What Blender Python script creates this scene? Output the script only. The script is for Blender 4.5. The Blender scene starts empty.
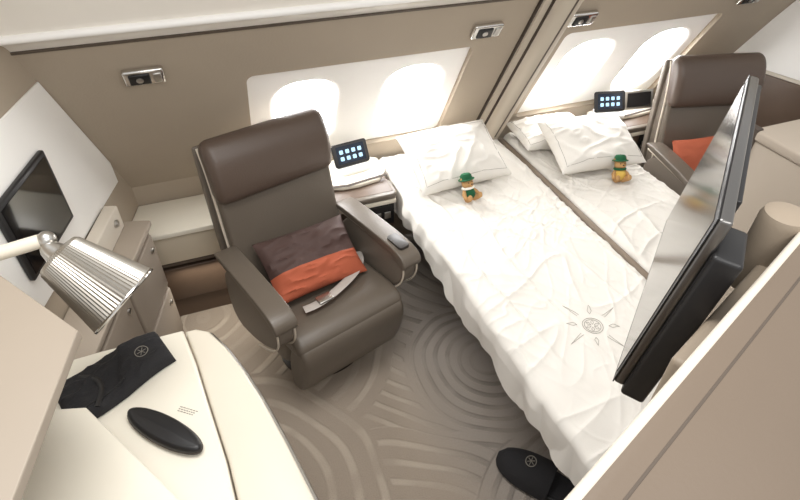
import bpy, bmesh, math, random
from mathutils import Vector, Matrix, noise
random.seed(4)
SC = bpy.context.scene
C = SC.collection
PI = math.pi
R = math.radians
try:
    SC.view_settings.view_transform = 'Standard'
except Exception:
    pass

# ------------------------------------------------------------------ materials
def lin(c):
    c = c / 255.0
    return c / 12.92 if c <= 0.04045 else ((c + 0.055) / 1.055) ** 2.4
def rgb(r, g, b):
    return (lin(r), lin(g), lin(b), 1.0)

def mat(name, col, rough=.6, metal=0.0, bump=0.0, bscale=200, var=0.0, vscale=6, emit=0.0, spec=.5, coat=0.0):
    m = bpy.data.materials.new(name); m.use_nodes = True
    nt = m.node_tree; N = nt.nodes; L = nt.links
    b = N['Principled BSDF']
    b.inputs['Base Color'].default_value = col
    b.inputs['Roughness'].default_value = rough
    b.inputs['Metallic'].default_value = metal
    b.inputs['Specular IOR Level'].default_value = spec
    b.inputs['Coat Weight'].default_value = coat
    if emit:
        b.inputs['Emission Color'].default_value = col
        b.inputs['Emission Strength'].default_value = emit
    tc = N.new('ShaderNodeTexCoord')
    nz = N.new('ShaderNodeTexNoise'); nz.inputs['Scale'].default_value = vscale; nz.inputs['Detail'].default_value = 4
    L.new(tc.outputs['Object'], nz.inputs['Vector'])
    mx = N.new('ShaderNodeMix'); mx.data_type = 'RGBA'
    v = max(var, .03)
    mx.inputs[6].default_value = tuple(c * (1 - v) for c in col[:3]) + (1,)
    mx.inputs[7].default_value = tuple(min(1, c * (1 + v)) for c in col[:3]) + (1,)
    L.new(nz.outputs['Fac'], mx.inputs[0])
    L.new(mx.outputs[2], b.inputs['Base Color'])
    if bump:
        n2 = N.new('ShaderNodeTexNoise'); n2.inputs['Scale'].default_value = bscale; n2.inputs['Detail'].default_value = 3
        L.new(tc.outputs['Object'], n2.inputs['Vector'])
        bp = N.new('ShaderNodeBump'); bp.inputs['Strength'].default_value = bump; bp.inputs['Distance'].default_value = .004
        L.new(n2.outputs['Fac'], bp.inputs['Height'])
        L.new(bp.outputs['Normal'], b.inputs['Normal'])
    return m

def carpet_mat():
    m = bpy.data.materials.new('carpet'); m.use_nodes = True
    nt = m.node_tree; N = nt.nodes; L = nt.links
    b = N['Principled BSDF']; b.inputs['Roughness'].default_value = .95; b.inputs['Specular IOR Level'].default_value = .1
    tc = N.new('ShaderNodeTexCoord')
    def math_(op, a, bval=None):
        n = N.new('ShaderNodeMath'); n.operation = op
        if isinstance(a, (int, float)): n.inputs[0].default_value = a
        else: L.new(a, n.inputs[0])
        if bval is not None:
            if isinstance(bval, (int, float)): n.inputs[1].default_value = bval
            else: L.new(bval, n.inputs[1])
        return n.outputs[0]
    def rng(v, a, b_, c, d):
        n = N.new('ShaderNodeMapRange'); L.new(v, n.inputs['Value'])
        n.interpolation_type = 'SMOOTHSTEP'
        for k, x in zip(('From Min', 'From Max', 'To Min', 'To Max'), (a, b_, c, d)): n.inputs[k].default_value = x
        return n.outputs['Result']
    def lerp(a, b_, f):
        n = N.new('ShaderNodeMix'); n.data_type = 'FLOAT'
        L.new(f, n.inputs[0]); L.new(a, n.inputs[2]); L.new(b_, n.inputs[3])
        return n.outputs[0]
    # slightly hand-drawn coordinates
    dn = N.new('ShaderNodeTexNoise'); dn.inputs['Scale'].default_value = 2.2; dn.inputs['Detail'].default_value = 1
    L.new(tc.outputs['Object'], dn.inputs['Vector'])
    sc = N.new('ShaderNodeVectorMath'); sc.operation = 'SCALE'; sc.inputs['Scale'].default_value = .11
    L.new(dn.outputs['Color'], sc.inputs[0])
    ad = N.new('ShaderNodeVectorMath'); ad.operation = 'ADD'
    L.new(tc.outputs['Object'], ad.inputs[0]); L.new(sc.outputs[0], ad.inputs[1])
    sx = N.new('ShaderNodeSeparateXYZ'); L.new(ad.outputs[0], sx.inputs[0])
    X, Y = sx.outputs['X'], sx.outputs['Y']
    # wide overlapping carved arcs: discs of rings whose centres lie off to the side, later ones over earlier ones
    swirls = [(1.2, 2.0, 1.6, 92, 0), (-.20, 1.95, .92, 76, 0), (.16, .38, .78, 82, 0), (-.25, 1.0, .60, 70, 0), (1.02, .40, .56, 104, 0),
              (.92, 1.26, .36, 124, 0)]
    val = None
    for cx, cy, rad, fr, arm in swirls:
        dx = math_('SUBTRACT', X, cx + .055); dy = math_('SUBTRACT', Y, cy + .055)
        d = math_('SQRT', math_('ADD', math_('MULTIPLY', dx, dx), math_('MULTIPLY', dy, dy)))
        ph = math_('MULTIPLY', d, float(fr))
        s = math_('MULTIPLY', rng(math_('SINE', ph), .1, .85, 0, 1), rng(d, .03, .09, .2, 1))
        mask = rng(d, rad, rad - .012, 0, 1)
        val = math_('MULTIPLY', s, mask) if val is None else lerp(val, s, mask)
    mk = N.new('ShaderNodeTexNoise'); mk.inputs['Scale'].default_value = 5.0; mk.inputs['Detail'].default_value = 2
    L.new(tc.outputs['Object'], mk.inputs['Vector'])
    val = math_('MULTIPLY', val, rng(mk.outputs['Fac'], .38, .60, .30, 1.0))
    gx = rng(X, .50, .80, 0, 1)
    def mix(fac, a, b_):
        n = N.new('ShaderNodeMix'); n.data_type = 'RGBA'; L.new(fac, n.inputs[0])
        for i, c in ((6, a), (7, b_)):
            if isinstance(c, tuple): n.inputs[i].default_value = c
            else: L.new(c, n.inputs[i])
        return n.outputs[2]
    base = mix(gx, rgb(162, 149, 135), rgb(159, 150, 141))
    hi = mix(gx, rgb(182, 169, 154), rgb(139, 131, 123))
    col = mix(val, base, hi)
    pn = N.new('ShaderNodeTexNoise'); pn.inputs['Scale'].default_value = 260; pn.inputs['Detail'].default_value = 2
    L.new(tc.outputs['Object'], pn.inputs['Vector'])
    sm = N.new('ShaderNodeVectorMath'); sm.operation = 'SCALE'
    L.new(col, sm.inputs[0]); L.new(rng(pn.outputs['Fac'], 0, 1, .84, 1.16), sm.inputs['Scale'])
    L.new(sm.outputs[0], b.inputs['Base Color'])
    bp = N.new('ShaderNodeBump'); bp.inputs['Strength'].default_value = .6; bp.inputs['Distance'].default_value = .012
    h = math_('ADD', val, math_('MULTIPLY', pn.outputs['Fac'], .7))
    L.new(h, bp.inputs['Height']); L.new(bp.outputs['Normal'], b.inputs['Normal'])
    return m

M = {}
M['carpet'] = carpet_mat()
M['wall'] = mat('olive_taupe_wall', rgb(170, 157, 140), .7, bump=.12, bscale=120, var=.04)
M['wall_light'] = mat('light_beige_wall', rgb(206, 197, 183), .6, var=.03)
M['rib'] = mat('taupe_rib', rgb(190, 179, 163), .55, var=.03)
M['partition'] = mat('beige_partition', rgb(150, 136, 119), .55, bump=.08, bscale=160, var=.04)
M['partition_front'] = mat('taupe_partition', rgb(110, 96, 82), .5, bump=.08, bscale=160, var=.06)
M['partition_dark'] = mat('dark_beige_partition', rgb(86, 75, 65), .55, var=.04)
M['divider'] = mat('taupe_divider', rgb(132, 118, 103), .55, bump=.08, bscale=160, var=.04)
M['pale'] = mat('pale_grey_taupe', rgb(164, 152, 138), .5, var=.03)
M['white_panel'] = mat('white_panel', rgb(246, 244, 240), .5)
M['reveal'] = mat('window_reveal', rgb(249, 247, 244), .5)
M['pane'] = mat('daylight_pane', (1, 1, 1, 1), .5, emit=15.0)
M['ceiling'] = mat('cream_ceiling', rgb(246, 241, 232), .3, coat=.3)
M['rail'] = mat('white_rail', rgb(252, 250, 247), .3)
M['groove'] = mat('dark_groove', rgb(66, 56, 48), .7)
M['cream'] = mat('cream_laminate', rgb(232, 226, 211), .35, var=.02, coat=.2)
M['cream2'] = mat('warm_cream_laminate', rgb(222, 214, 198), .35, var=.02, coat=.2)
M['bench'] = mat('tan_bench_front', rgb(200, 188, 168), .4, var=.03)
M['taupe'] = mat('taupe_cabinet', rgb(150, 138, 125), .55, bump=.1, bscale=150, var=.05)
M['brown'] = mat('dark_wood', rgb(90, 73, 60), .42, bump=.1, bscale=220, var=.16, vscale=14)
M['leather'] = mat('grey_brown_leather', rgb(99, 90, 80), .34, bump=.2, bscale=240, var=.06)
M['headrest'] = mat('brown_headrest_leather', rgb(88, 74, 65), .36, bump=.2, bscale=240, var=.06)
M['shell'] = mat('light_taupe_shell', rgb(113, 104, 94), .4, bump=.15, bscale=240, var=.05)
M['piping'] = mat('light_piping', rgb(208, 197, 181), .5)
M['cotton'] = mat('white_cotton', rgb(228, 224, 217), .9, bump=.12, bscale=300, var=.01, spec=.15)
M['thread'] = mat('grey_thread', rgb(140, 134, 124), .8)
M['thread_pale'] = mat('pale_grey_thread', rgb(150, 144, 134), .8)
M['orange'] = mat('burnt_orange_fabric', rgb(176, 90, 62), .8, bump=.2, bscale=300, var=.08)
M['plum'] = mat('dark_plum_fabric', rgb(74, 54, 49), .7, bump=.2, bscale=300, var=.16, vscale=26)
M['belt'] = mat('grey_belt', rgb(178, 171, 164), .6, var=.05)
M['black'] = mat('black_plastic', rgb(26, 25, 26), .4, var=.05)
M['dial'] = mat('charcoal_plastic', rgb(48, 43, 40), .4, var=.05)
M['cloth_black'] = mat('black_fabric', rgb(36, 35, 37), .9, bump=.4, bscale=260, var=.12)
M['screen'] = mat('black_glass', rgb(14, 15, 18), .08, var=.02, coat=.5)
M['tvscreen'] = mat('glossy_monitor_glass', rgb(140, 138, 136), .12, metal=.9)
M['tvedge'] = mat('dark_grey_metal_edge', rgb(126, 124, 122), .28, metal=1.0)
M['tabscreen'] = mat('tablet_glass', rgb(26, 34, 46), .15, emit=.3, var=.3, vscale=60)
M['icon'] = mat('lit_icon', rgb(150, 185, 215), .3, emit=.8)
M['silver'] = mat('brushed_silver', rgb(196, 194, 190), .28, metal=1.0, var=.05)
M['chrome'] = mat('chrome', rgb(215, 213, 210), .15, metal=1.0)
M['shade'] = mat('perforated_metal', rgb(176, 171, 163), .32, metal=.95, var=.12, vscale=160)
M['white_plastic'] = mat('white_plastic', rgb(236, 234, 230), .4)
M['lamp_lens'] = mat('lamp_lens', rgb(255, 246, 225), .3, emit=.5)
M['bear'] = mat('tan_plush', rgb(190, 148, 98), .95, bump=.6, bscale=500, var=.12)
M['green'] = mat('green_felt', rgb(24, 90, 56), .9, bump=.3, bscale=400, var=.1)
M['gold'] = mat('yellow_felt', rgb(222, 186, 92), .9, bump=.3, bscale=400, var=.1)
M['white_felt'] = mat('white_felt', rgb(238, 236, 228), .9)

# ------------------------------------------------------------------ mesh helpers
MX = Matrix(((0, 0, 1, 0), (1, 0, 0, 0), (0, 1, 0, 0), (0, 0, 0, 1)))   # a (y,z) profile pushed along x
I4 = Matrix.Identity(4)
def T(x, y, z): return Matrix.Translation((x, y, z))
def RX(a): return Matrix.Rotation(R(a), 4, 'X')
def RY(a): return Matrix.Rotation(R(a), 4, 'Y')
def RZ(a): return Matrix.Rotation(R(a), 4, 'Z')
def basis(o, x, y, z):
    return Matrix(((x[0], y[0], z[0], o[0]), (x[1], y[1], z[1], o[1]), (x[2], y[2], z[2], o[2]), (0, 0, 0, 1)))

def chaikin(pts, n=2, closed=True):
    for _ in range(n):
        out = []
        k = len(pts)
        rng = range(k) if closed else range(k - 1)
        if not closed: out.append(pts[0])
        for i in rng:
            a, b = pts[i], pts[(i + 1) % k]
            out.append(tuple(.75 * p + .25 * q for p, q in zip(a, b)))
            out.append(tuple(.25 * p + .75 * q for p, q in zip(a, b)))
        if not closed: out.append(pts[-1])
        pts = out
    return pts
def rrect(x0, y0, x1, y1, r, n=6):
    pts = []
    for cx, cy, a0 in ((x1 - r, y1 - r, 0), (x0 + r, y1 - r, 90), (x0 + r, y0 + r, 180), (x1 - r, y0 + r, 270)):
        for i in range(n + 1):
            a = R(a0 + 90 * i / n)
            pts.append((cx + r * math.cos(a), cy + r * math.sin(a)))
    return pts

class MB:
    def __init__(self): self.bm = bmesh.new()
    def _add(self, t, mtx=None):
        bmesh.ops.recalc_face_normals(t, faces=t.faces[:])
        if mtx is not None: t.transform(mtx)
        me = bpy.data.meshes.new('tmp'); t.to_mesh(me); t.free()
        self.bm.from_mesh(me); bpy.data.meshes.remove(me)
        return self
    def box(self, c, s, bev=0, seg=3, mtx=None):
        t = bmesh.new()
        bmesh.ops.create_cube(t, size=1, matrix=T(*c) @ Matrix.Diagonal((s[0], s[1], s[2], 1)))
        if bev: bmesh.ops.bevel(t, geom=t.edges[:], offset=bev, segments=seg, profile=.5, affect='EDGES')
        return self._add(t, mtx)
    def box2(self, a, b, bev=0, seg=3, mtx=None):
        return self.box([(p + q) / 2 for p, q in zip(a, b)], [abs(q - p) for p, q in zip(a, b)], bev, seg, mtx)
    def prism(self, pts, z0, z1, bev=0, seg=3, mtx=None):
        t = bmesh.new()
        f = t.faces.new([t.verts.new((p[0], p[1], z0)) for p in pts])
        r = bmesh.ops.extrude_face_region(t, geom=[f])
        vs = [g for g in r['geom'] if isinstance(g, bmesh.types.BMVert)]
        bmesh.ops.translate(t, verts=vs, vec=(0, 0, z1 - z0))
        bmesh.ops.recalc_face_normals(t, faces=t.faces[:])
        if bev:
            es = [e for e in t.edges if abs(e.verts[0].co.z - e.verts[1].co.z) < 1e-6]
            bmesh.ops.bevel(t, geom=es, offset=bev, segments=seg, profile=.5, affect='EDGES', clamp_overlap=True)
        return self._add(t, mtx)
    def tube(self, pts, r, n=10, closed=False, mtx=None, flat=1.0):
        t = bmesh.new()
        P = [Vector(p) for p in pts]; k = len(P); rings = []
        up = None
        for i in range(k):
            if closed: d = (P[(i + 1) % k] - P[i - 1])
            else: d = P[min(i + 1, k - 1)] - P[max(i - 1, 0)]
            d.normalize()
            if up is None:
                up = Vector((0, 0, 1)) if abs(d.z) < .9 else Vector((1, 0, 0))
            s = d.cross(up); s.normalize(); u = s.cross(d); u.normalize(); up = u
            rr = r[i] if isinstance(r, (list, tuple)) else r
            rings.append([t.verts.new(P[i] + rr * (math.cos(2 * PI * j / n) * s + flat * math.sin(2 * PI * j / n) * u)) for j in range(n)])
        for i in range(k if closed else k - 1):
            a, b = rings[i], rings[(i + 1) % k]
            for j in range(n):
                t.faces.new((a[j], a[(j + 1) % n], b[(j + 1) % n], b[j]))
        if not closed:
            t.faces.new(rings[0]); t.faces.new(rings[-1])
        return self._add(t, mtx)
    def lathe(self, prof, n=32, mtx=None, rib=0.0, cap=True):
        t = bmesh.new(); rings = []
        for (r, z) in prof:
            rings.append([t.verts.new((r * (1 + (rib if j % 2 else 0)) * math.cos(2 * PI * j / n), r * (1 + (rib if j % 2 else 0)) * math.sin(2 * PI * j / n), z)) for j in range(n)])
        for a, b in zip(rings, rings[1:]):
            for j in range(n):
                t.faces.new((a[j], a[(j + 1) % n], b[(j + 1) % n], b[j]))
        if cap:
            t.faces.new(rings[0]); t.faces.new(rings[-1])
        return self._add(t, mtx)
    def ell(self, c, r, mtx=None, u=20, v=12):
        t = bmesh.new()
        bmesh.ops.create_uvsphere(t, u_segments=u, v_segments=v, radius=1, matrix=T(*c) @ Matrix.Diagonal((r[0], r[1], r[2], 1)))
        return self._add(t, mtx)
    def sheet(self, grid, mtx=None):
        t = bmesh.new()
        V = [[t.verts.new(p) for p in row] for row in grid]
        for a, b in zip(V, V[1:]):
            for j in range(len(a) - 1):
                t.faces.new((a[j], a[j + 1], b[j + 1], b[j]))
        if mtx is not None: t.transform(mtx)
        me = bpy.data.meshes.new('tmp'); t.to_mesh(me); t.free()
        self.bm.from_mesh(me); bpy.data.meshes.remove(me)
        return self
    def cushion(self, w, h, th, mtx=None, n=28, seed=0, wr=.006, v0=-1.0, v1=1.0):
        for sgn in (1, -1):
            g = []
            for i in range(n + 1):
                row = []
                for j in range(n + 1):
                    u = -1 + 2 * i / n
                    v = v0 + (v1 - v0) * j / n
                    row.append(cush(w, h, th, u, v, sgn, seed, wr))
                g.append(row)
            self.sheet(g, mtx)
        bmesh.ops.remove_doubles(self.bm, verts=self.bm.verts[:], dist=1e-5)
        return self
    def holes(self, outer, hs, mtx=None):
        t = bmesh.new(); es = []
        for loop in [outer] + hs:
            vs = [t.verts.new((p[0], p[1], 0)) for p in loop]
            for i in range(len(vs)): es.append(t.edges.new((vs[i], vs[(i + 1) % len(vs)])))
        bmesh.ops.triangle_fill(t, use_beauty=True, use_dissolve=False, edges=es)
        return self._add(t, mtx)
    def skirt(self, loop, z0, z1, mtx=None, scale=1.0):
        cx = sum(p[0] for p in loop) / len(loop); cy = sum(p[1] for p in loop) / len(loop)
        a = [(p[0], p[1], z0) for p in loop] + [(loop[0][0], loop[0][1], z0)]
        b = [(cx + (p[0] - cx) * scale, cy + (p[1] - cy) * scale, z1) for p in loop]
        b.append(b[0])
        return self.sheet([a, b], mtx)
    def build(self, name, m, parent=None, label=None, smooth=True, ang=38):
        bmesh.ops.recalc_face_normals(self.bm, faces=self.bm.faces[:])
        me = bpy.data.meshes.new(name); self.bm.to_mesh(me); self.bm.free()
        o = bpy.data.objects.new(name, me); C.objects.link(o)
        me.materials.append(M[m] if isinstance(m, str) else m)
        if smooth:
            for p in me.polygons: p.use_smooth = True
            try: me.set_sharp_from_angle(angle=R(ang))
            except Exception: pass
        if parent is not None: o.parent = parent
        if label: o['label'] = label
        return o

def cush(w, h, th, u, v, sgn, seed, wr):
    x = w / 2 * u * (1 - .05 * (1 - v * v)); y = h / 2 * v * (1 - .05 * (1 - u * u))
    e = max(0, (1 - abs(u) ** 2.6)) * max(0, (1 - abs(v) ** 2.6))
    z = sgn * th / 2 * e ** .5
    if e > 0:
        k = min(1, e * 3)
        z += wr * k * noise.noise(Vector((u * 1.6 + seed * 3.1, v * 1.6, sgn * 2.0 + seed)))
        c = 1 - abs(noise.noise(Vector((u * 2.2 + v * 1.2 + seed, v * 2.8 - u, sgn + seed * 2.0))))
        z += sgn * wr * .6 * k * c ** 8
    return (x, y, z)

def thing(name, label, cat, loc=(0, 0, 0), rz=0, group=None):
    o = bpy.data.objects.new(name, None); C.objects.link(o)
    o.empty_display_size = .05
    o.location = loc; o.rotation_euler = (0, 0, R(rz))
    o['label'] = label; o['category'] = cat
    if group: o['group'] = group
    return o
def tag(o, label, cat, group=None):
    o['label'] = label; o['category'] = cat
    if group: o['group'] = group
    return o
def struct(o, label=None):
    o['kind'] = 'structure'
    if label: o['label'] = label
    return o

# ------------------------------------------------------------------ frames of the leaning window wall and of the angled side walls
SN, CS = math.sin(R(29)), math.cos(R(29))
MW = basis((0, 2.2, .6), (1, 0, 0), (0, -SN, CS), (0, -CS, -SN))           # (x, up the slope, into the room)
ML = basis((-.47, 1.72, 0), (.2704, .9628, 0), (0, 0, 1), (.9628, -.2704, 0))
MR = basis((2.84, 1.72, 0), (.2704, -.9628, 0), (0, 0, 1), (-.9628, -.2704, 0))
STOP = .823

# ------------------------------------------------------------------ setting
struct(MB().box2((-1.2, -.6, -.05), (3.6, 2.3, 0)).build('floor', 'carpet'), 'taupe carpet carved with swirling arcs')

panels = [(.18, 1.07), (1.50, 2.36)]
wins = [(.405, 1), (.865, 1), (1.735, 2), (2.175, 2)]
pan_loops = [rrect(a, .01, b, .597, .03) for a, b in panels]
wb = MB().holes([(-.75, -.001), (3.3, -.001), (3.3, STOP), (-.75, STOP)], pan_loops, MW)
for lp in pan_loops: wb.skirt(lp, 0, -.025, MW)
wb.sheet([[(-.75, 2.2, 0), (3.3, 2.2, 0)], [(-.75, 2.2, .6), (3.3, 2.2, .6)]])
struct(wb.build('wall_back', 'wall'), 'taupe cabin side wall leaning inwards around the windows')

def wloop(c, g=0): return rrect(c - .125 - g, .062 - g, c + .125 + g, .485 + g, .10 + g, 8)
for k, (a, b) in enumerate(panels):
    hs = [wloop(c, .022) for c, g in wins if g == k + 1]
    o = MB().holes(rrect(a, .01, b, .597, .03), hs, MW @ T(0, 0, -.024)).build('trim_%d' % (k + 1), 'reveal')
    struct(o, 'white surround panel of the paired cabin windows')
def loop3(lp, z): return [(p[0], p[1], z) for p in lp] + [(lp[0][0], lp[0][1], z)]
for k, (c, g) in enumerate(wins):
    m = MB()
    m.sheet([loop3(wloop(c, .022), -.024), loop3(wloop(c, .012), -.026), loop3(wloop(c, .003), -.033), loop3(wloop(c, -.003), -.050)], MW)
    w = struct(m.build('window_%d' % (k + 1), 'reveal', ang=80))
    MB().prism(wloop(c, -.003), -.057, -.050, mtx=MW).build('window_pane', 'pane', w)

# rib between the two suites, up the slope
ribm = MW @ Matrix(((1, 0, 0, 0), (0, 0, 1, -.03), (0, 1, 0, 0), (0, 0, 0, 1)))
rib = MB().prism([(1.270, -.002), (1.276, .020), (1.304, .026), (1.312, .060), (1.330, .078), (1.352, .084), (1.382, .082), (1.402, .066), (1.410, .026), (1.438, .020), (1.445, -.002)], 0, 1.25, mtx=ribm)
rb = struct(rib.build('trim_3', 'rib', ang=50), 'raised bevelled beige rib of the wall between the two suites')
for x, d in ((1.307, .030), (1.408, .030), (1.272, .006), (1.443, .006)):
    MB().box2((x - .006, 0, d - .012), (x + .006, 1.2, d + .006), mtx=MW).build('groove', 'groove', rb)
MB().box2((1.352, 0, .080), (1.360, 1.2, .0855), mtx=MW).build('seam', 'partition_dark', rb)

# top rail, cove strip, ceiling
ra = MB().box2((-.75, STOP, -.01), (3.3, STOP + .007, .006), mtx=MW)
struct(ra.build('trim_4', 'partition_dark'), 'thin dark line above the wall panel')
y0 = 2.2 - SN * (STOP + .007); z0 = .6 + CS * (STOP + .007)
cvp = [(y0, z0), (y0 - .02, z0 + .022), (y0 - .045, z0 + .036), (y0 - .07, z0 + .045)]
cv = MB().sheet([[(-.9, y, z), (3.3, y, z)] for y, z in cvp])
struct(cv.build('trim_5', 'ceiling'), 'light glossy cove strip under the ceiling')
struct(MB().tube([(-.9, y0 - .075, z0 + .055), (3.3, y0 - .075, z0 + .055)], .012, 12).build('trim_6', 'rail'), 'white rounded rail below the ceiling')
clp = chaikin([(y0 - .075, z0 + .065), (y0 - .12, z0 + .14), (y0 - .2, z0 + .25), (y0 - .42, z0 + .40)], 3, False)
cl = MB().sheet([[(-.9, y, z), (3.3, y, z)] for y, z in clp])
struct(cl.build('ceiling', 'ceiling', ang=80), 'curved cream ceiling panel')

# left side wall
lw = MB().prism([(-1.25, 0), (.5, 0), (.5, .6), (.085, 1.335), (-.1, 1.56), (-1.25, 1.56)], -.04, 0, mtx=ML)
wl = struct(lw.build('wall_left', 'wall'), 'taupe side wall of the suite with a white upper panel')
MB().prism([(-1.2, .76), (.39, .70), (.385, .79), (.14, 1.215), (-1.2, 1.215)], 0, .008, bev=.003, mtx=ML).build('wall_panel', 'white_panel', wl, 'white upper wall panel')
# far right side wall
rw = MB().prism([(-.5, 0), (1.2, 0), (1.2, 1.56), (.1, 1.56), (-.085, 1.335), (-.5, .6)], -.04, 0, mtx=MR)
wr_ = struct(rw.build('wall_right', 'wall_light'), 'beige end wall of the far suite with a white upper panel')
MB().prism([(-.385, .82), (-.39, .80), (1.0, .80), (1.0, 1.215), (-.14, 1.215)], 0, .008, bev=.003, mtx=MR).build('wall_panel', 'white_panel', wr_, 'white upper wall panel')
MB().box2((-.37, .30, 0), (1.0, .78, .012), bev=.003, mtx=MR).build('wall_panel', 'brown', wr_, 'dark brown lower wall panel')

# partition beside the aisle, in front of the camera
DP = Vector((.933, .36, 0)); NP = Vector((-.36, .933, 0))
MP = basis((.15, .139, 0), DP, NP, (0, 0, 1))
MPX = MP @ MX
pf = struct(MB().prism(chaikin([(.0, 0), (.0, 1.335), (-.004, 1.352), (-.03, 1.352), (-.20, 1.305), (-.36, 1.22), (-.36, 0)], 1), -.06, .84, mtx=MPX).build('wall_front', 'partition_front'), 'taupe partition wall along the aisle seen from above')
MB().tube([MP @ Vector((-.06, -.006, 1.346)), MP @ Vector((.84, -.006, 1.346))], .008, 14).build('partition_lip', 'wall_light', pf, 'thin pale rounded edge')
MB().tube([MP @ Vector((-.06, -.040, 1.3465)), MP @ Vector((.84, -.040, 1.3465))], .0026, 8).build('seam', 'partition_dark', pf, 'dark seam')
MB().box2((.45, -.002, .62), (.84, .030, 1.27), bev=.01, mtx=MP).build('inner_panel', 'partition', pf, 'beige padded panel behind the monitor')

# ------------------------------------------------------------------ reading lights
def reading_light(x, s, label):
    t = thing('reading_light', label, 'reading light', MW @ Vector((x, s, 0)), group='chrome reading lights on the window wall')
    Q = Matrix(MW); Q.translation = (0, 0, 0)
    MB().box2((-.062, -.033, 0), (.062, .033, .022), bev=.008, mtx=Q).build('housing', 'chrome', t)
    MB().box2((-.045, -.022, .021), (.018, .022, .027), bev=.004, mtx=Q).build('lens', 'black', t, 'dark lens cover')
    MB().lathe([(.011, 0), (.011, .003), (.007, .005)], 16, mtx=Q @ T(-.014, 0, .026)).build('bulb', 'silver', t)
    MB().box2((.028, -.02, .021), (.052, .02, .026), bev=.003, mtx=Q).build('switch', 'silver', t)
reading_light(-.137, .68, 'chrome reading light on the wall above the armchair and the left cabinet')
reading_light(1.085, .69, 'chrome reading light on the wall above the near bed left of the rib')
reading_light(1.515, .69, 'chrome reading light on the wall just right of the rib')
reading_light(2.42, .69, 'chrome reading light at the top edge above the far armchair')

# ------------------------------------------------------------------ armchairs
def up(pts, a, k):     # stretches the part of a (y,z) profile above height a
    return [(y, z if z < a else a + (z - a) * k) for y, z in pts]
def armchair(label, loc, rz, sx=1.02):
    t = thing('armchair', label, 'armchair', (loc[0], loc[1], 0), rz, 'leather swivel armchairs')
    t.scale = (sx, .96, .96)
    MB().lathe([(.18, 0), (.18, .012), (.15, .024), (.07, .03), (.06, .16)], 40, mtx=T(0, .03, 0)).build('swivel_base', 'dial', t, 'dark round swivel base')
    MB().prism(chaikin([(-.15, .40), (-.15, .22), (-.06, .13), (.25, .13), (.27, .40)], 1), -.222, .222, bev=.04, seg=4, mtx=MX).build('seat_frame', 'shell', t)
    seat = chaikin([(.24, .42), (.02, .41), (-.14, .432), (-.225, .43), (-.272, .39), (-.25, .325), (.24, .29)], 2)
    MB().prism(seat, -.230, .230, bev=.05, seg=7, mtx=MX).build('seat', 'leather', t)
    leg = chaikin([(-.225, .41), (-.285, .375), (-.282, .27), (-.225, .11), (-.17, .075), (-.12, .10), (-.14, .30)], 3)
    MB().prism(leg, -.224, .224, bev=.052, seg=7, mtx=MX).build('leg_rest', 'leather', t)
    back = up(chaikin([(.14, .36), (.12, .42), (.19, .56), (.225, .70), (.258, .84), (.285, .93), (.335, .95), (.355, .90), (.335, .72), (.31, .5), (.27, .34)], 2), .5, 1.04)
    MB().prism(back, -.230, .230, bev=.04, seg=5, mtx=MX).build('backrest', 'leather', t)
    shell = up(chaikin([(.26, .30), (.30, .5), (.33, .72), (.352, .93), (.365, .955), (.378, .93), (.36, .70), (.335, .5), (.30, .28)], 1), .5, 1.04)
    MB().prism(shell, -.242, .242, bev=.008, mtx=MX).build('back_shell', 'shell', t, 'grey taupe outer shell')
    for s in (-1, 1):
        MB().tube([(s * .234, y, z) for y, z in up(chaikin([(.20, .42), (.25, .60), (.275, .78), (.305, .90), (.335, .955)], 2, False), .5, 1.04)], .005, 8).build('piping', 'piping', t, 'light piping')
    head = up(chaikin([(.215, .765), (.203, .82), (.228, .925), (.268, .978), (.310, .992), (.345, .972), (.355, .93), (.33, .80), (.27, .755)], 2), .5, 1.04)
    MB().prism(head, -.236, .236, bev=.04, seg=6, mtx=MX).build('headrest', 'headrest', t, 'browner padded headrest')
    for s in (-1, 1):
        pp = [(.20, .575), (-.10, .588), (-.225, .582), (-.258, .548), (-.248, .47), (-.185, .39), (-.04, .30), (.20, .24)]
        a = MB().prism(chaikin(pp, 2), s * .260 - .031, s * .260 + .031, bev=.012, seg=5, mtx=MX).build('armrest', 'shell', t)
        top = chaikin([(.215, .605), (-.10, .616), (-.238, .610), (-.276, .572), (-.264, .532), (-.222, .572), (-.10, .586), (.215, .575)], 2)
        MB().prism(top, s * .260 - .041, s * .260 + .041, bev=.010, seg=5, mtx=MX).build('arm_pad', 'leather', a, 'dark leather arm pad')
        for q in (-1, 1):
            ed = [(s * .260 + q * .0315, y, z) for y, z in chaikin([(y - .002, z - .006) for y, z in pp[:-1]], 2, False)]
            MB().tube(ed, .0038, 8).build('piping', 'piping', a, 'light piping')
        if s > 0:
            MB().prism(rrect(s * .260 - .024, -.225, s * .260 + .024, -.13, .015), .606, .6195, bev=.002).build('control_panel', 'dial', a, 'charcoal control panel')
            MB().prism([(-.205 + .032 * math.cos(2 * PI * i / 28), .535 + .032 * math.sin(2 * PI * i / 28)) for i in range(28)], s * .289, s * .298, bev=.003, mtx=MX).build('control_dial', 'dial', a, 'dark round dial on the outer side')
    pts = chaikin([(.215, .05, .43), (.18, -.03, .455), (.11, -.09, .462), (.0, -.128, .460), (-.08, -.14, .456), (-.13, -.13, .453)], 3, False)
    sb = MB().tube(pts, .020, 10, flat=.12).build('seat_belt', 'belt', t, 'flat grey seat belt lying on the seat')
    MB().box((-.045, -.134, .464), (.06, .042, .012), bev=.004).build('buckle', 'silver', sb)
    return t
CH1 = ((.285, 1.575), 17); CH2 = ((2.25, 1.53), -14)
armchair('dark taupe leather swivel armchair in front of the left window', *CH1)
armchair('far dark brown armchair behind the far bed, partly hidden by the monitor', *CH2, sx=.95)
t = thing('scatter_cushion', 'dark plum and orange cushion on the near armchair seat', 'cushion', (CH1[0][0], CH1[0][1], 0), CH1[1], 'scatter cushions')
Q = T(.0, .03, .508) @ RX(36) @ RZ(-4)
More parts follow.
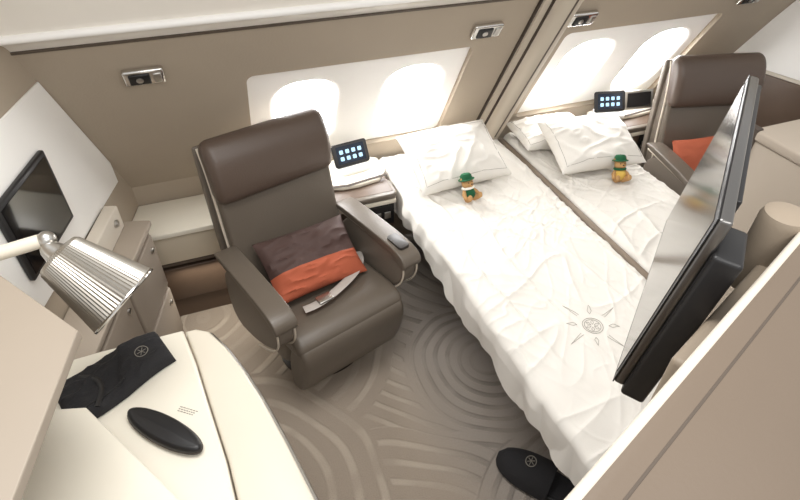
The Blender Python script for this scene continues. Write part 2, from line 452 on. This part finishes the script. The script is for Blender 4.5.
MB().cushion(.38, .255, .12, Q, seed=3, v0=-.20, v1=1, wr=.018).build('cushion_top', 'plum', t, 'dark plum upper half')
MB().cushion(.38, .255, .12, Q, seed=3, v0=-1, v1=-.20, wr=.018).build('cushion_bottom', 'orange', t, 'burnt orange lower half')
t = thing('scatter_cushion', 'small orange cushion on the far armchair', 'cushion', (CH2[0][0], CH2[0][1], 0), CH2[1], 'scatter cushions')
Q = T(-.08, .06, .545) @ RX(58) @ RZ(4)
MB().cushion(.27, .22, .09, Q, seed=5).build('cushion_cover', 'orange', t)

# ------------------------------------------------------------------ cabinets along the window wall
def side_cabinet():
    t = thing('side_cabinet', 'low cream topped cabinet with drawers left of the armchair under the wall', 'cabinet', (0, 2.08, 0))
    L = lambda pts: [(x, y - 2.08) for x, y in pts]
    MB().prism(L([(-.37, 2.0), (.38, 2.0), (.38, 2.19), (-.325, 2.19)]), 0, .47).build('body', 'brown', t)
    MB().prism(L([(-.40, 1.950), (.39, 1.950), (.39, 2.195), (-.335, 2.195)]), .485, .51, bev=.006).build('top', 'cream', t)
    MB().box2((-.385, -.118, .345), (-.01, -.075, .48), bev=.006).build('drawer', 'bench', t)
    MB().box2((.0, -.118, .345), (.385, -.075, .48), bev=.006).build('drawer', 'bench', t)
    MB().box2((-.385, -.112, .325), (.385, -.08, .342), bev=.002).build('lower_rail', 'partition_dark', t)
    MB().box2((-.38, -.10, .12), (.0, -.078, .30), bev=.004).build('lower_door', 'brown', t)
side_cabinet()
def console(x0, x1, y0, zt, label):
    t = thing('bedside_console', label, 'console', ((x0 + x1) / 2, 2.05, 0), group='consoles beside the beds')
    w = (x1 - x0) / 2; f = y0 - 2.05
    MB().box2((-w + .01, f + .02, 0), (w - .01, .145, zt - .02), bev=.01).build('body', 'brown', t)
    MB().prism(chaikin([(-w, .147), (-w, f + .13), (-w * .3, f + .085), (w, f + .12), (w, .147)], 1), zt - .02, zt, bev=.006).build('top', 'cream', t)
    MB().prism(rrect(-w, f, w, f + .135, .03), zt - .05, zt - .022, bev=.008).build('arm_shelf', 'leather', t, 'dark leather shelf')
    MB().box2((-w + .008, f + .004, zt - .075), (w - .008, f + .1, zt - .052), bev=.004).build('shelf_edge', 'cream2', t)
    MB().tube([(-w + .02, f + .115, zt + .0005), (-w * .3, f + .100, zt + .0005), (w - .01, f + .13, zt + .0005)], .009, 8, flat=.3).build('dark_strip', 'groove', t, 'dark curved trim')
    p = MB().box2((-.02, f + .012, zt - .19), (w - .015, f + .024, zt - .085), bev=.003).build('socket_panel', 'black', t, 'black socket panel')
    for kx in (.0, .045, .09):
        MB().box2((kx, f + .008, zt - .155), (kx + .03, f + .014, zt - .12), bev=.002).build('socket', 'silver', p)
console(.43, .735, 1.86, .56, 'cream and brown console between the armchair and the near bed')
console(1.94, 2.42, 1.96, .58, 'cream and brown console between the far bed and the far armchair')

def tablet(loc, rz, label):
    t = thing('tablet', label, 'tablet', loc, rz, 'handheld tablets in stands')
    MB().prism(rrect(-.075, -.05, .075, .05, .02), 0, .02, bev=.006).build('stand', 'white_plastic', t)
    Q = T(0, .0, .018) @ RX(62)
    f = MB().prism(rrect(-.085, 0, .085, .105, .012), 0, .012, bev=.003, mtx=Q).build('frame', 'black', t)
    MB().prism(rrect(-.068, .014, .068, .093, .004), .0115, .0135, mtx=Q).build('screen', 'tabscreen', f, 'lit dark blue screen')
    for i in range(4):
        for j in range(2):
            MB().prism(rrect(-.055 + i * .030, .028 + j * .030, -.037 + i * .030, .046 + j * .030, .004), .0134, .0142, mtx=Q).build('screen_icon', 'icon', f, 'small lit square icon')
tablet((.60, 2.09, .56), 8, 'black tablet in white stand on the near console')
tablet((2.02, 2.10, .58), -12, 'black tablet in white stand at the head of the far bed')
t = thing('framed_screen', 'small silver framed screen standing on the far console', 'screen', (2.22, 2.10, .58), -8)
MB().box2((-.085, 0, 0), (.085, .012, .10), bev=.003, mtx=RX(-22)).build('frame', 'silver', t)
MB().box2((-.07, -.003, .014), (.07, .002, .088), mtx=RX(-22)).build('screen', 'screen', t)

# ------------------------------------------------------------------ beds
EX, EY = 1.065, .915
def wrinkle(x, y, seed):
    wx = x + .18 * noise.noise(Vector((x * 2.0, y * 1.5, seed)))
    wy = y + .22 * noise.noise(Vector((x * 1.6, y * 1.9, seed + 7)))
    a = 1 - abs(noise.noise(Vector((wx * 4.0 + wy * 2.0, wy * 1.6 - wx * .7, seed + 1.3))))
    e = 1 - abs(noise.noise(Vector((wx * 6.0 + wy * 4.4, wx * 1.0 - wy * 1.4, seed + 2.2))))
    h = 1 - abs(noise.noise(Vector((wx * 4.2 - wy * 6.2, wx * 1.8 + wy * 1.1, seed + 5.2))))
    l = 1 - abs(noise.noise(Vector((wx * 9.5 + .8 * wy, wy * 1.4, seed + 3.7))))
    b = 1 - abs(noise.noise(Vector((wx * 11 - wy * 7, wy * 5, seed + 4.1))))
    d = 1 - abs(noise.noise(Vector((wx * 18 + wy * 10, wy * 9 - wx * 4, seed + 6.6))))
    g = 1 - abs(noise.noise(Vector((wx * 14 - wy * 16, wx * 6 + wy * 4, seed + 8.8))))
    c = noise.noise(Vector((x * 2.6, y * 2.0, seed + 9)))
    def mk(s): return max(0, min(1, .5 + 1.3 * noise.noise(Vector((x * 2.4, y * 2.0, seed + s)))))
    m1, m2, m3 = mk(12), mk(15), mk(18)
    z = (.010 * a ** 15 * (.3 + .7 * m1) + .009 * e ** 17 * (.2 + .8 * m2) + .008 * h ** 17 * (1 - .8 * m2) + .012 * l ** 15 * (.2 + .8 * m3)
         + .006 * b ** 14 * (1 - .6 * m3) + .005 * d ** 10 * (1 - .5 * m1) + .004 * g ** 11 * m2 + .008 * c)
    if seed == 1.7:      # the stitching keeps the cloth flatter around the emblem
        z *= 1 - .65 * math.exp(-((x - EX) ** 2 + (y - EY) ** 2) / .012)
    return z
def edge(s, r):
    if s >= 0: return s + r, 0.0
    if s > -PI / 2 * r:
        a = -s / r
        return r - r * math.sin(a), r - r * math.cos(a)
    e = -s - PI / 2 * r
    return 0.0, r + e
def duvet(name, parent, x0, x1, y0, y1, top, dl, dr, df, seed, nx, ny):
    r = .024; q = PI / 2 * r
    sl, sr = -(q + dl - r), (x1 - x0 - 2 * r) + (q + dr - r)
    tf, tb = -(q + df - r), (y1 - y0 - r)
    W = x1 - x0 - 2 * r
    g = []
    for i in range(nx + 1):
        row = []
        for j in range(ny + 1):
            v = tf + (tb - tf) * j / ny
            oy, dy = edge(v, r); y = y0 + oy
            ll = sl + (.060 * noise.noise(Vector((y * 3.4, 3.1, seed))) + .030 * noise.noise(Vector((y * 9, 1.1, seed)))) * (1 if dl > .1 else 0)
            s = ll + (sr - ll) * i / nx
            if s < W / 2: ox, dx = edge(s, r); x = x0 + ox
            else: ox, dx = edge(W - s, r); x = x1 - ox
            k = max(0, 1 - (dx + dy) / .06)
            z = top - dx - dy + wrinkle(x, y, seed) * (.3 + .7 * k)
            z = max(z, top - max(dl, df) - .045)
            f = min(1, dx / .06)
            px = f * (.034 * noise.noise(Vector((y * 5, z * 2, seed + 3))) + .026 * noise.noise(Vector((y * 13, z * 3, seed + 5))))
            row.append((x - (abs(px) if px > 0 else -px * .3) * (1 if s < W / 2 else 0), y, z))
        g.append(row)
    return MB().sheet(g).build(name, 'cotton', parent, ang=80)

BT = .53
def bed(label, x0, x1, y0, seed, dl):
    t = thing('bed', label, 'bed', ((x0 + x1) / 2, 1.3, 0), group='made-up beds side by side')
    cx = (x0 + x1) / 2
    MB().box2((x0 - cx + .22, y0 - 1.3 + .25, 0), (x1 - cx - .01, .84, .34), bev=.01).build('bed_base', 'taupe', t)
    MB().box2((x0 - cx + .03, y0 - 1.3 + .03, .33), (x1 - cx - .005, .86, .40), bev=.01).build('bed_frame', 'partition', t)
    MB().box2((x0 - cx + .025, y0 - 1.3 + .02, .395), (x1 - cx - .012, .868, BT - .035), bev=.02).build('mattress', 'cotton', t)
    d = duvet('duvet', t, x0 - .005 if dl > .1 else x0, x1 - .004, y0, 2.17, BT, dl, .05, .13, seed, 230, 500 if dl > .1 else 300)
    d.location = (-cx, -1.3, 0)
    return t, d
b1, d1 = bed('near white made-up bed in front of the window with an embroidered emblem', .755, 1.400, .47, 1.7, .140)
b2, d2 = bed('far white made-up bed beyond the beige divider', 1.438, 1.905, .96, 8.3, .05)
# embroidered emblem on the near bed
ex, ey = EX, EY
def bz(x, y): return wrinkle(x, y, 1.7) + BT + .0007
em = MB()
def stitch(pts, r=.0008):
    out = []
    for (ax, ay), (bx_, by_) in zip(pts, pts[1:]):
        n = max(3, int(math.hypot(bx_ - ax, by_ - ay) / .004))
        for k in range(n):
            f = k / n; x = ax + (bx_ - ax) * f; y = ay + (by_ - ay) * f
            out.append((x, y, bz(x, y)))
    x, y = pts[-1]; out.append((x, y, bz(x, y)))
    em.tube(out, r, 5)
def pol(a, rr): return (ex + rr * math.cos(R(a)), ey + rr * math.sin(R(a)))
for rr in (.034, .027): stitch([pol(a, rr) for a in range(0, 361, 15)], .0010)
for a in range(0, 360, 60):
    stitch([pol(a, .006), pol(a - 18, .017), pol(a, .024), pol(a + 18, .017), pol(a, .006)])
for i, a in enumerate(range(20, 380, 45)):
    if i % 2 == 0:       # long thin star point
        stitch([pol(a - 5, .060), pol(a, .122), pol(a + 5, .060)], .0008)
    else:                # short diamond point
        stitch([pol(a, .052), pol(a - 6, .064), pol(a, .088), pol(a + 6, .064), pol(a, .052)], .0008)
em.build('embroidered_emblem', 'thread_pale', d1, 'grey stitched rosette ringed by thin star points')

dv = MB().box2((1.404, .96, 0), (1.434, 2.17, .522), bev=.010).build('bed_divider', 'divider')
tag(dv, 'low narrow taupe divider running between the two beds', 'divider')

def pillow(label, Q, seed, PW, PH, PT):
    t = thing('pillow', label, 'pillow', Q.translation, group='white pillows on the beds')
    q = Matrix(Q); q.translation = (0, 0, 0)
    pc = MB().cushion(PW, PH, PT, q, seed=seed, wr=.015, n=48).build('pillow_case', 'cotton', t, ang=80)
    st = MB()
    path = []
    for (a, b) in (((-.9, -.85), (.9, -.85)), ((.9, -.85), (.9, .85)), ((.9, .85), (-.9, .85)), ((-.9, .85), (-.9, -.85))):
        for k in range(16):
            f = k / 16
            path.append(Vector(cush(PW, PH, PT, a[0] + (b[0] - a[0]) * f, a[1] + (b[1] - a[1]) * f, 1, seed, .015)) + Vector((0, 0, .0003)))
    st.tube(path, .0009, 5, closed=True, mtx=q)
    st.build('stitched_border', 'thread', pc, 'thin grey stitched line')
pillow('white pillow leaning on the wall at the head of the near bed', T(1.02, 1.91, .64) @ RZ(3) @ RX(25), 2, .45, .32, .13)
pillow('white pillow with grey stitched edge lying in front on the far bed', T(1.675, 1.80, .640) @ RZ(-6) @ RX(19), 5, .43, .32, .13)
pillow('flat white pillow behind the other one at the head of the far bed', T(1.61, 2.03, .595) @ RZ(-2) @ RX(6), 9, .38, .24, .10)

def teddy(label, loc, rz, s, c1, c2):
    t = thing('teddy_bear', label, 'teddy bear', loc, rz, 'small teddy bears on the beds')
    S = RX(-24) @ Matrix.Scale(s, 4)
    b = MB().ell((0, 0, .042), (.03, .026, .038), S)
    for k in (-1, 1):
        b.tube([(k * .018, -.005, .018), (k * .026, -.03, .024), (k * .03, -.048, .03)], [.016, .014, .012], 10, mtx=S)
        b.ell((k * .031, -.05, .034), (.012, .009, .015), S)
        b.tube([(k * .022, 0, .062), (k * .036, -.01, .048), (k * .04, -.022, .036)], [.011, .011, .009], 10, mtx=S)
        b.ell((k * .041, -.025, .033), (.010, .010, .010), S)
    b.build('body', 'bear', t)
    h = MB().ell((0, -.004, .098), (.03, .028, .028), S)
    h.ell((0, -.028, .092), (.014, .012, .011), S)
    for k in (-1, 1): h.ell((k * .026, 0, .12), (.011, .006, .011), S)
    ho = h.build('head', 'bear', t)
    for k in (-1, 1): MB().ell((k * .011, -.029, .104), (.003, .003, .003), S, 10, 8).build('eye', 'black', ho)
    MB().ell((0, -.039, .096), (.005, .003, .0035), S, 10, 8).build('nose', 'black', ho)
    v = MB().lathe([(.020, .018), (.031, .03), (.033, .045), (.029, .060), (.018, .074)], 24, mtx=S)
    v.build('jacket', c2, t)
    k = MB().lathe([(.040, .116), (.041, .119), (.03, .123), (.029, .136), (.022, .146), (.001, .149)], 28, mtx=S)
    k.build('hat', c1, t)
    s_ = MB().tube([(.028 * math.cos(a), .026 * math.sin(a) - .002, .075) for a in [2 * PI * i / 24 for i in range(24)]], .006, 8, closed=True, mtx=S)
    s_.build('scarf', 'white_felt' if c2 == 'green' else 'green', t)
    return t
teddy('small tan teddy bear in a green hat sitting on the near bed', (1.0, 1.69, BT + .008), 12, .86, 'green', 'green')
teddy('small tan teddy bear with yellow outfit sitting on the far bed', (1.70, 1.59, BT + .008), -15, .86, 'green', 'gold')

# ------------------------------------------------------------------ monitor, tilted slightly back
DT = Vector((.779, .627, 0)); N0 = Vector((-.627, .779, 0))
ta = R(6.0)
NT = N0 * math.cos(ta) + Vector((0, 0, math.sin(ta))); ZT = Vector((0, 0, math.cos(ta))) - N0 * math.sin(ta)
MT = basis((0, 0, 0), DT, NT, ZT)
TVL = Vector((.618, .442, 1.04))
tv = thing('monitor', 'large dark framed swivel monitor seen edge-on beside the beds', 'monitor', TVL)
MB().box2((0, -.020, 0), (.59, .0, .405), bev=.005, mtx=MT).build('bezel', 'tvedge', tv, 'dark grey metal frame')
MB().box2((.0, -.0005, .0), (.59, .0015, .405), bev=.0005, mtx=MT).build('glass_border', 'black', tv, 'black screen border')
MB().box2((.014, .001, .016), (.576, .003, .391), mtx=MT).build('screen', 'tvscreen', tv, 'glossy reflecting screen')
MB().box2((-.012, -.062, -.01), (.085, -.018, .352), bev=.007, mtx=MT).build('housing', 'black', tv, 'black housing behind the near end')
MB().box2((.085, -.030, .03), (.58, -.019, .395), bev=.003, mtx=MT).build('back_cover', 'black', tv, 'black back cover')
pc = (MP @ Vector((.80, .030, 0))) - TVL
MB().lathe([(.040, 1.20), (.040, 1.345), (.036, 1.358), (.024, 1.363), (.001, 1.364)], 28, mtx=T(pc.x, pc.y, pc.z)).build('mounting_post', 'partition', tv, 'beige rounded post')
MB().box2((.15, -.075, .10), (.22, -.018, .18), bev=.006, mtx=MT).build('bracket', 'black', tv)

# ------------------------------------------------------------------ left side: storage unit, screen, desk, lamp
QL = Matrix(ML); QL.translation = (0, 0, 0)
t = thing('storage_unit', 'taupe storage unit with drawers along the left wall', 'cabinet', ML @ Vector((-.1, 0, .002)), 0)
MB().box2((-.36, 0, .002), (.31, .60, .13), mtx=QL).build('body', 'taupe', t)
MB().box2((-.37, .60, .002), (.33, .625, .145), bev=.005, mtx=QL).build('top', 'pale', t)
for a, b in ((-.34, -.02), (.0, .30)):
    for z0_, z1_ in ((.06, .30), (.32, .58)):
        d = MB().box2((a, z0_, .125), (b, z1_, .142), bev=.005, mtx=QL).build('drawer', 'taupe', t)
        MB().lathe([(.012, 0), (.012, .006), (.008, .009)], 18, mtx=QL @ T(b - .04, z1_ - .05, .141)).build('latch', 'silver', d, 'silver push latch')
bx_ = MB().box2((.02, .625, .012), (.30, .72, .06), bev=.006, mtx=QL).build('back_box', 'wall_light', t, 'light beige box on top')
MB().lathe([(.014, 0), (.014, .008), (.010, .012)], 20, mtx=QL @ T(.24, .68, .058)).build('knob', 'silver', bx_, 'silver knob')

t = thing('wall_screen', 'black glass touch screen mounted on the white left wall', 'screen', ML @ Vector((-.165, .955, .008)))
MB().box2((-.155, -.125, 0), (.15, .12, .018), bev=.006, mtx=QL).build('frame', 'black', t)
MB().box2((-.14, -.11, .0175), (.135, .105, .0195), mtx=QL).build('screen', 'screen', t)

t = thing('wardrobe', 'pale beige wardrobe top at the lower left corner above the desk', 'wardrobe', (-.6, .8, 0))
Lw = lambda pts: [(x + .6, y - .8) for x, y in pts]
MB().prism(Lw([(-.31, .874), (-.47, 1.10), (-.615, 1.07), (-.80, .42), (-.41, .42)]), 1.075, 1.10, bev=.003).build('top', 'pale', t)
MB().prism(Lw([(-.57, .99), (-.62, 1.04), (-.80, .42), (-.66, .42)]), 0, 1.075).build('body', 'pale', t)

t = thing('desk', 'cream curved desk with a hinged side leaf at the lower left', 'desk', (-.3, .9, 0))
Ld = lambda pts: [(x + .3, y - .9) for x, y in pts]
MB().prism(Ld([(-.54, 1.17), (-.25, 1.17), (-.20, .95), (-.175, .52), (-.5, .52)]), 0, .650).build('pedestal', 'taupe', t)
MB().prism(Ld([(-.605, 1.180), (-.560, 1.200), (-.40, 1.208), (-.185, 1.208), (-.163, 1.08), (-.148, .95), (-.124, .756), (-.108, .48), (-.62, .48), (-.54, .97), (-.58, 1.07)]), .655, .70, bev=.010, seg=4).build('desktop', 'cream', t)
MB().prism(Ld([(-.475, .985), (-.405, .965), (-.235, .685), (-.12, .485), (-.60, .485), (-.52, .95)]), .70, .765, bev=.006).build('raised_panel', 'pale', t, 'boxy pale ledge beside the desktop')
MB().prism(Ld([(-.473, .983), (-.406, .963), (-.236, .684), (-.121, .487), (-.598, .487), (-.518, .948)]), .766, .772, bev=.002).build('ledge_top', 'cream', t, 'cream ledge top')
leaf = [(-.180, 1.206), (-.150, 1.206), (-.115, 1.182), (-.08, 1.11), (-.045, 1.01), (-.015, .90), (.015, .76), (.045, .60), (.06, .48), (-.104, .48), (-.120, .756), (-.144, .95), (-.159, 1.08)]
lf = MB().prism(Ld(leaf), .652, .694, bev=.010, seg=4).build('side_leaf', 'cream2', t, 'curved hinged leaf')
MB().tube([(x + .3, y - .9, .672) for x, y in leaf[:9]], .009, 8).build('edge_trim', 'silver', lf, 'thin metal edge')
tx = MB()
rr = random.Random(2)
for row in range(3):
    x = 0
    while x < .045:
        w = rr.uniform(.003, .007)
        tx.box2((x, -row * .006, 0), (x + w, -row * .006 + .0022, .0006), mtx=T(.088, .042, .7002) @ RZ(-38)); x += w + .002
tx.build('small_print', 'thread', t, 'tiny lines of grey print')

# lamp
O = Vector((-.625, 1.13, 1.12))
t = thing('wall_lamp', 'reading lamp with ribbed silver shade on a jointed arm at the left wall', 'lamp', O)
def rel(p): return tuple(Vector(p) - O)
MB().tube([rel((-.635, 1.128, 1.118)), rel((-.50, 1.14, 1.122)), rel((-.388, 1.15, 1.13))], .016, 16).build('arm', 'cream2', t, 'cream tube arm')
MB().lathe([(.03, 0), (.03, .012), (.018, .016)], 24, mtx=T(-.012, 0, -.003) @ RY(90)).build('wall_plate', 'silver', t)
J = Vector((-.375, 1.15, 1.13))
MB().ell(rel(J), (.02, .02, .02)).build('joint', 'silver', t, 'metal joint')
P0 = Vector((-.364, 1.128, 1.105)); ax = Vector((-.258, 1.055, .990)) - P0; ln = ax.length; ax.normalize()
sx_ = ax.cross(Vector((0, 1, 0))); sx_.normalize(); sy_ = ax.cross(sx_)
ML2 = basis(rel(P0), sx_, sy_, ax)
sd = MB().lathe([(.030, 0), (.050, .004), (.056, .012), (.090, ln)], 130, mtx=ML2, rib=.026, cap=False)
sd.lathe([(.087, ln), (.052, .014), (.001, .006)], 60, mtx=ML2, cap=False)
sdo = sd.build('lamp_shade', 'shade', t, 'ribbed silver lamp shade', ang=16)
MB().tube([ML2 @ Vector((.091 * math.cos(2 * PI * i / 48), .091 * math.sin(2 * PI * i / 48), ln)) for i in range(48)], .004, 8, closed=True).build('rim', 'chrome', sdo)
MB().lathe([(.012, -.03), (.02, -.02), (.026, -.002), (.032, .004)], 24, mtx=ML2).build('collar', 'silver', t, 'metal collar')
MB().ell((0, 0, ln * .5), (.024, .024, .03), ML2).build('bulb', 'lamp_lens', t)

# things on the desk: one soft folded pouch
t = thing('fabric_pouch', 'soft folded black fabric pouch with round emblem lying on the desk', 'pouch', (-.358, 1.092, .70), 20)
PWd, PHt = .28, .16
def pouch_pt(u, v, top):
    x = PWd / 2 * u; y = PHt / 2 * v * (1 - .22 * max(0, u)) + .014 * math.sin(u * 2.0)
    e = max(0, (1 - abs(u) ** 8)) * max(0, (1 - abs(v) ** 8))
    if not top: return (x, y, .002 + .004 * (1 - e ** .5))
    f = 1 - abs(noise.noise(Vector((u * 1.6 + v * 1.0, v * 1.2 - u * .6, 2.4))))
    f2 = 1 - abs(noise.noise(Vector((u * 3 - v * 2, v * 2 + u, 7.7))))
    flat = 1 - math.exp(-((u - .55) ** 2 / .05 + v * v / .35))
    fold = .012 / (1 + math.exp(-(u - .12 - .15 * v) * 34))      # the right end is folded over
    return (x, y, .004 + e ** .3 * (.018 + fold + flat * (.009 * f ** 5 + .005 * f2 ** 6)))
pb = MB()
n_ = 60
for tp in (True, False):
    pb.sheet([[pouch_pt(-1 + 2 * i / n_, -1 + 2 * j / n_, tp) for j in range(n_ + 1)] for i in range(n_ + 1)])
po = pb.build('pouch_body', 'cloth_black', t, ang=80)
e = MB()
def onp(u, v): return Vector(pouch_pt(u, v, True)) + Vector((0, 0, .001))
e.tube([onp(.56 + .12 * math.cos(2 * PI * i / 24), .0 + .25 * math.sin(2 * PI * i / 24)) for i in range(24)], .0011, 5, closed=True)
for k in range(6):
    a = PI * k / 3
    e.tube([onp(.56, .0), onp(.56 + .085 * math.cos(a), .18 * math.sin(a))], .0009, 5)
e.build('emblem', 'thread', po, 'grey round emblem')
MB().tube([onp(-.92 + 1.0 * i / 20, -.60) for i in range(21)], .0025, 6).build('zip', 'black', t)
MB().tube(chaikin([tuple(onp(-.55, .75)), tuple(onp(-.30, .25)), tuple(onp(-.28, -.3)), tuple(onp(-.5, -.86))], 3, False), .007, 8, flat=.3).build('strap', 'black', t, 'black strap')

t = thing('oval_case', 'glossy black oval case lying on the cream desk', 'case', (-.25, .877, .70), -48)
pr = [(.115 * math.cos(2 * PI * i / 40), .034 * math.sin(2 * PI * i / 40)) for i in range(40)]
MB().prism(pr, 0, .028, bev=.012, seg=5).build('case_body', 'black', t)
MB().tube([(1.005 * x, 1.005 * y, .014) for x, y in pr], .0012, 6, closed=True).build('seam', 'groove', t)

# slipper on the floor
t = thing('slipper', 'black slipper with round grey emblem on the carpet under the bed foot', 'slipper', (.83, .725, 0), 37)
t.scale = (1.32, 1.12, 1.35)
sole = chaikin([(-.04, -.135), (.035, -.135), (.045, -.05), (.052, .06), (.035, .13), (-.02, .14), (-.05, .07), (-.042, -.05)], 2)
MB().prism(sole, 0, .018, bev=.005).build('sole', 'black', t)
g = []
for i in range(21):
    f = i / 20; y = -.05 + .185 * f
    wd_ = .054 * math.sqrt(max(0.0, 1 - max(0, (f - .35) / .66) ** 2)) + .002
    hh = .062 - .03 * f * f
    g.append([(wd_ * math.cos(PI * k / 14), y, .012 + hh * math.sin(PI * k / 14) * (1 if f < .93 else .7)) for k in range(15)])
upo = MB().sheet(g).build('upper', 'cloth_black', t, ang=80)
MB().prism([(x * .86, y * .92) for x, y in sole], .016, .024, bev=.003).build('insole', 'cloth_black', t)
e = MB()
e.tube([(.016 * math.cos(2 * PI * i / 24), .03 + .016 * math.sin(2 * PI * i / 24), .0705) for i in range(24)], .0015, 5, closed=True)
for k in range(6):
    a = PI * k / 3
    e.tube([(0, .03, .0715), (.012 * math.cos(a), .03 + .012 * math.sin(a), .0705)], .0012, 5)
e.build('emblem', 'thread', upo, 'grey round emblem')

# far suite's cabinets behind the monitor
t = thing('far_cabinet', 'brown leather topped cabinet of the far suite right of the monitor', 'cabinet', (2.70, .98, 0))
MB().box2((-.22, -.2, 0), (.25, .2, .70), bev=.01).build('body', 'taupe', t)
MB().box2((-.23, -.21, .70), (.26, .21, .74), bev=.015).build('top', 'brown', t)
MB().box2((-.228, -.12, .45), (-.215, .12, .66), bev=.004).build('door', 'partition', t)
t = thing('far_wardrobe', 'tall beige wardrobe of the far suite behind the monitor', 'wardrobe', (1.76, .68, 0))
MB().box2((-.34, -.22, 0), (.34, .24, 1.16), bev=.006).build('body', 'pale', t)
MB().box2((-.345, -.225, 1.16), (-.15, .245, 1.19), bev=.008).build('top', 'pale', t)
MB().box2((-.145, -.225, 1.16), (.345, .245, 1.195), bev=.008).build('top_panel', 'white_panel', t, 'white top panel')
MB().box2((-.346, .225, .02), (-.325, .256, 1.195), bev=.004).build('edge_strip', 'groove', t, 'dark upright edge')
dd = MB().box2((-.31, .238, .1), (.31, .252, 1.1), bev=.004).build('door', 'brown', t, 'brown door')
MB().box2((-.28, .25, 1.02), (-.24, .262, 1.07), bev=.004).build('latch', 'chrome', dd, 'small chrome latch')

# ------------------------------------------------------------------ light, world, camera
w = bpy.data.worlds.new('World'); SC.world = w; w.use_nodes = True
bg = w.node_tree.nodes['Background']; bg.inputs[0].default_value = (1, .988, .968, 1); bg.inputs[1].default_value = .86
def area(loc, target, size, energy, col):
    l = bpy.data.lights.new('cabin_or_fill_light', 'AREA'); l.shape = 'RECTANGLE'; l.size = size[0]; l.size_y = size[1]; l.energy = energy; l.color = col
    o = bpy.data.objects.new('cabin_or_fill_light', l); C.objects.link(o); o.location = loc
    o.rotation_euler = (Vector(target) - Vector(loc)).to_track_quat('-Z', 'Y').to_euler()
area((.1, .9, 2.9), (.2, 1.2, .3), (1.3, .8), 36, (1, .985, .96))
area((.5, -.3, 2.4), (.3, 1.8, 1.3), (1.8, .5), 15, (1, .985, .96))  # added fill lamp out of view, brightens the ceiling and window wall
area((.0, 1.93, .31), (.0, 1.8, 0), (.5, .05), 1.2, (1, .95, .85))

cam = bpy.data.cameras.new('camera'); cam.sensor_width = 36; cam.lens = 549 / 800 * 36; cam.clip_start = .01
co = bpy.data.objects.new('camera', cam); C.objects.link(co)
fw = Vector((.2843, .709, -.6451)).normalized()
rt = Vector((.9317, -.363, .0118)); rt = (rt - fw * rt.dot(fw)).normalized()
up_ = rt.cross(fw)
co.matrix_world = Matrix(((rt.x, up_.x, -fw.x, 0), (rt.y, up_.y, -fw.y, 0), (rt.z, up_.z, -fw.z, 1.9), (0, 0, 0, 1)))
SC.camera = co
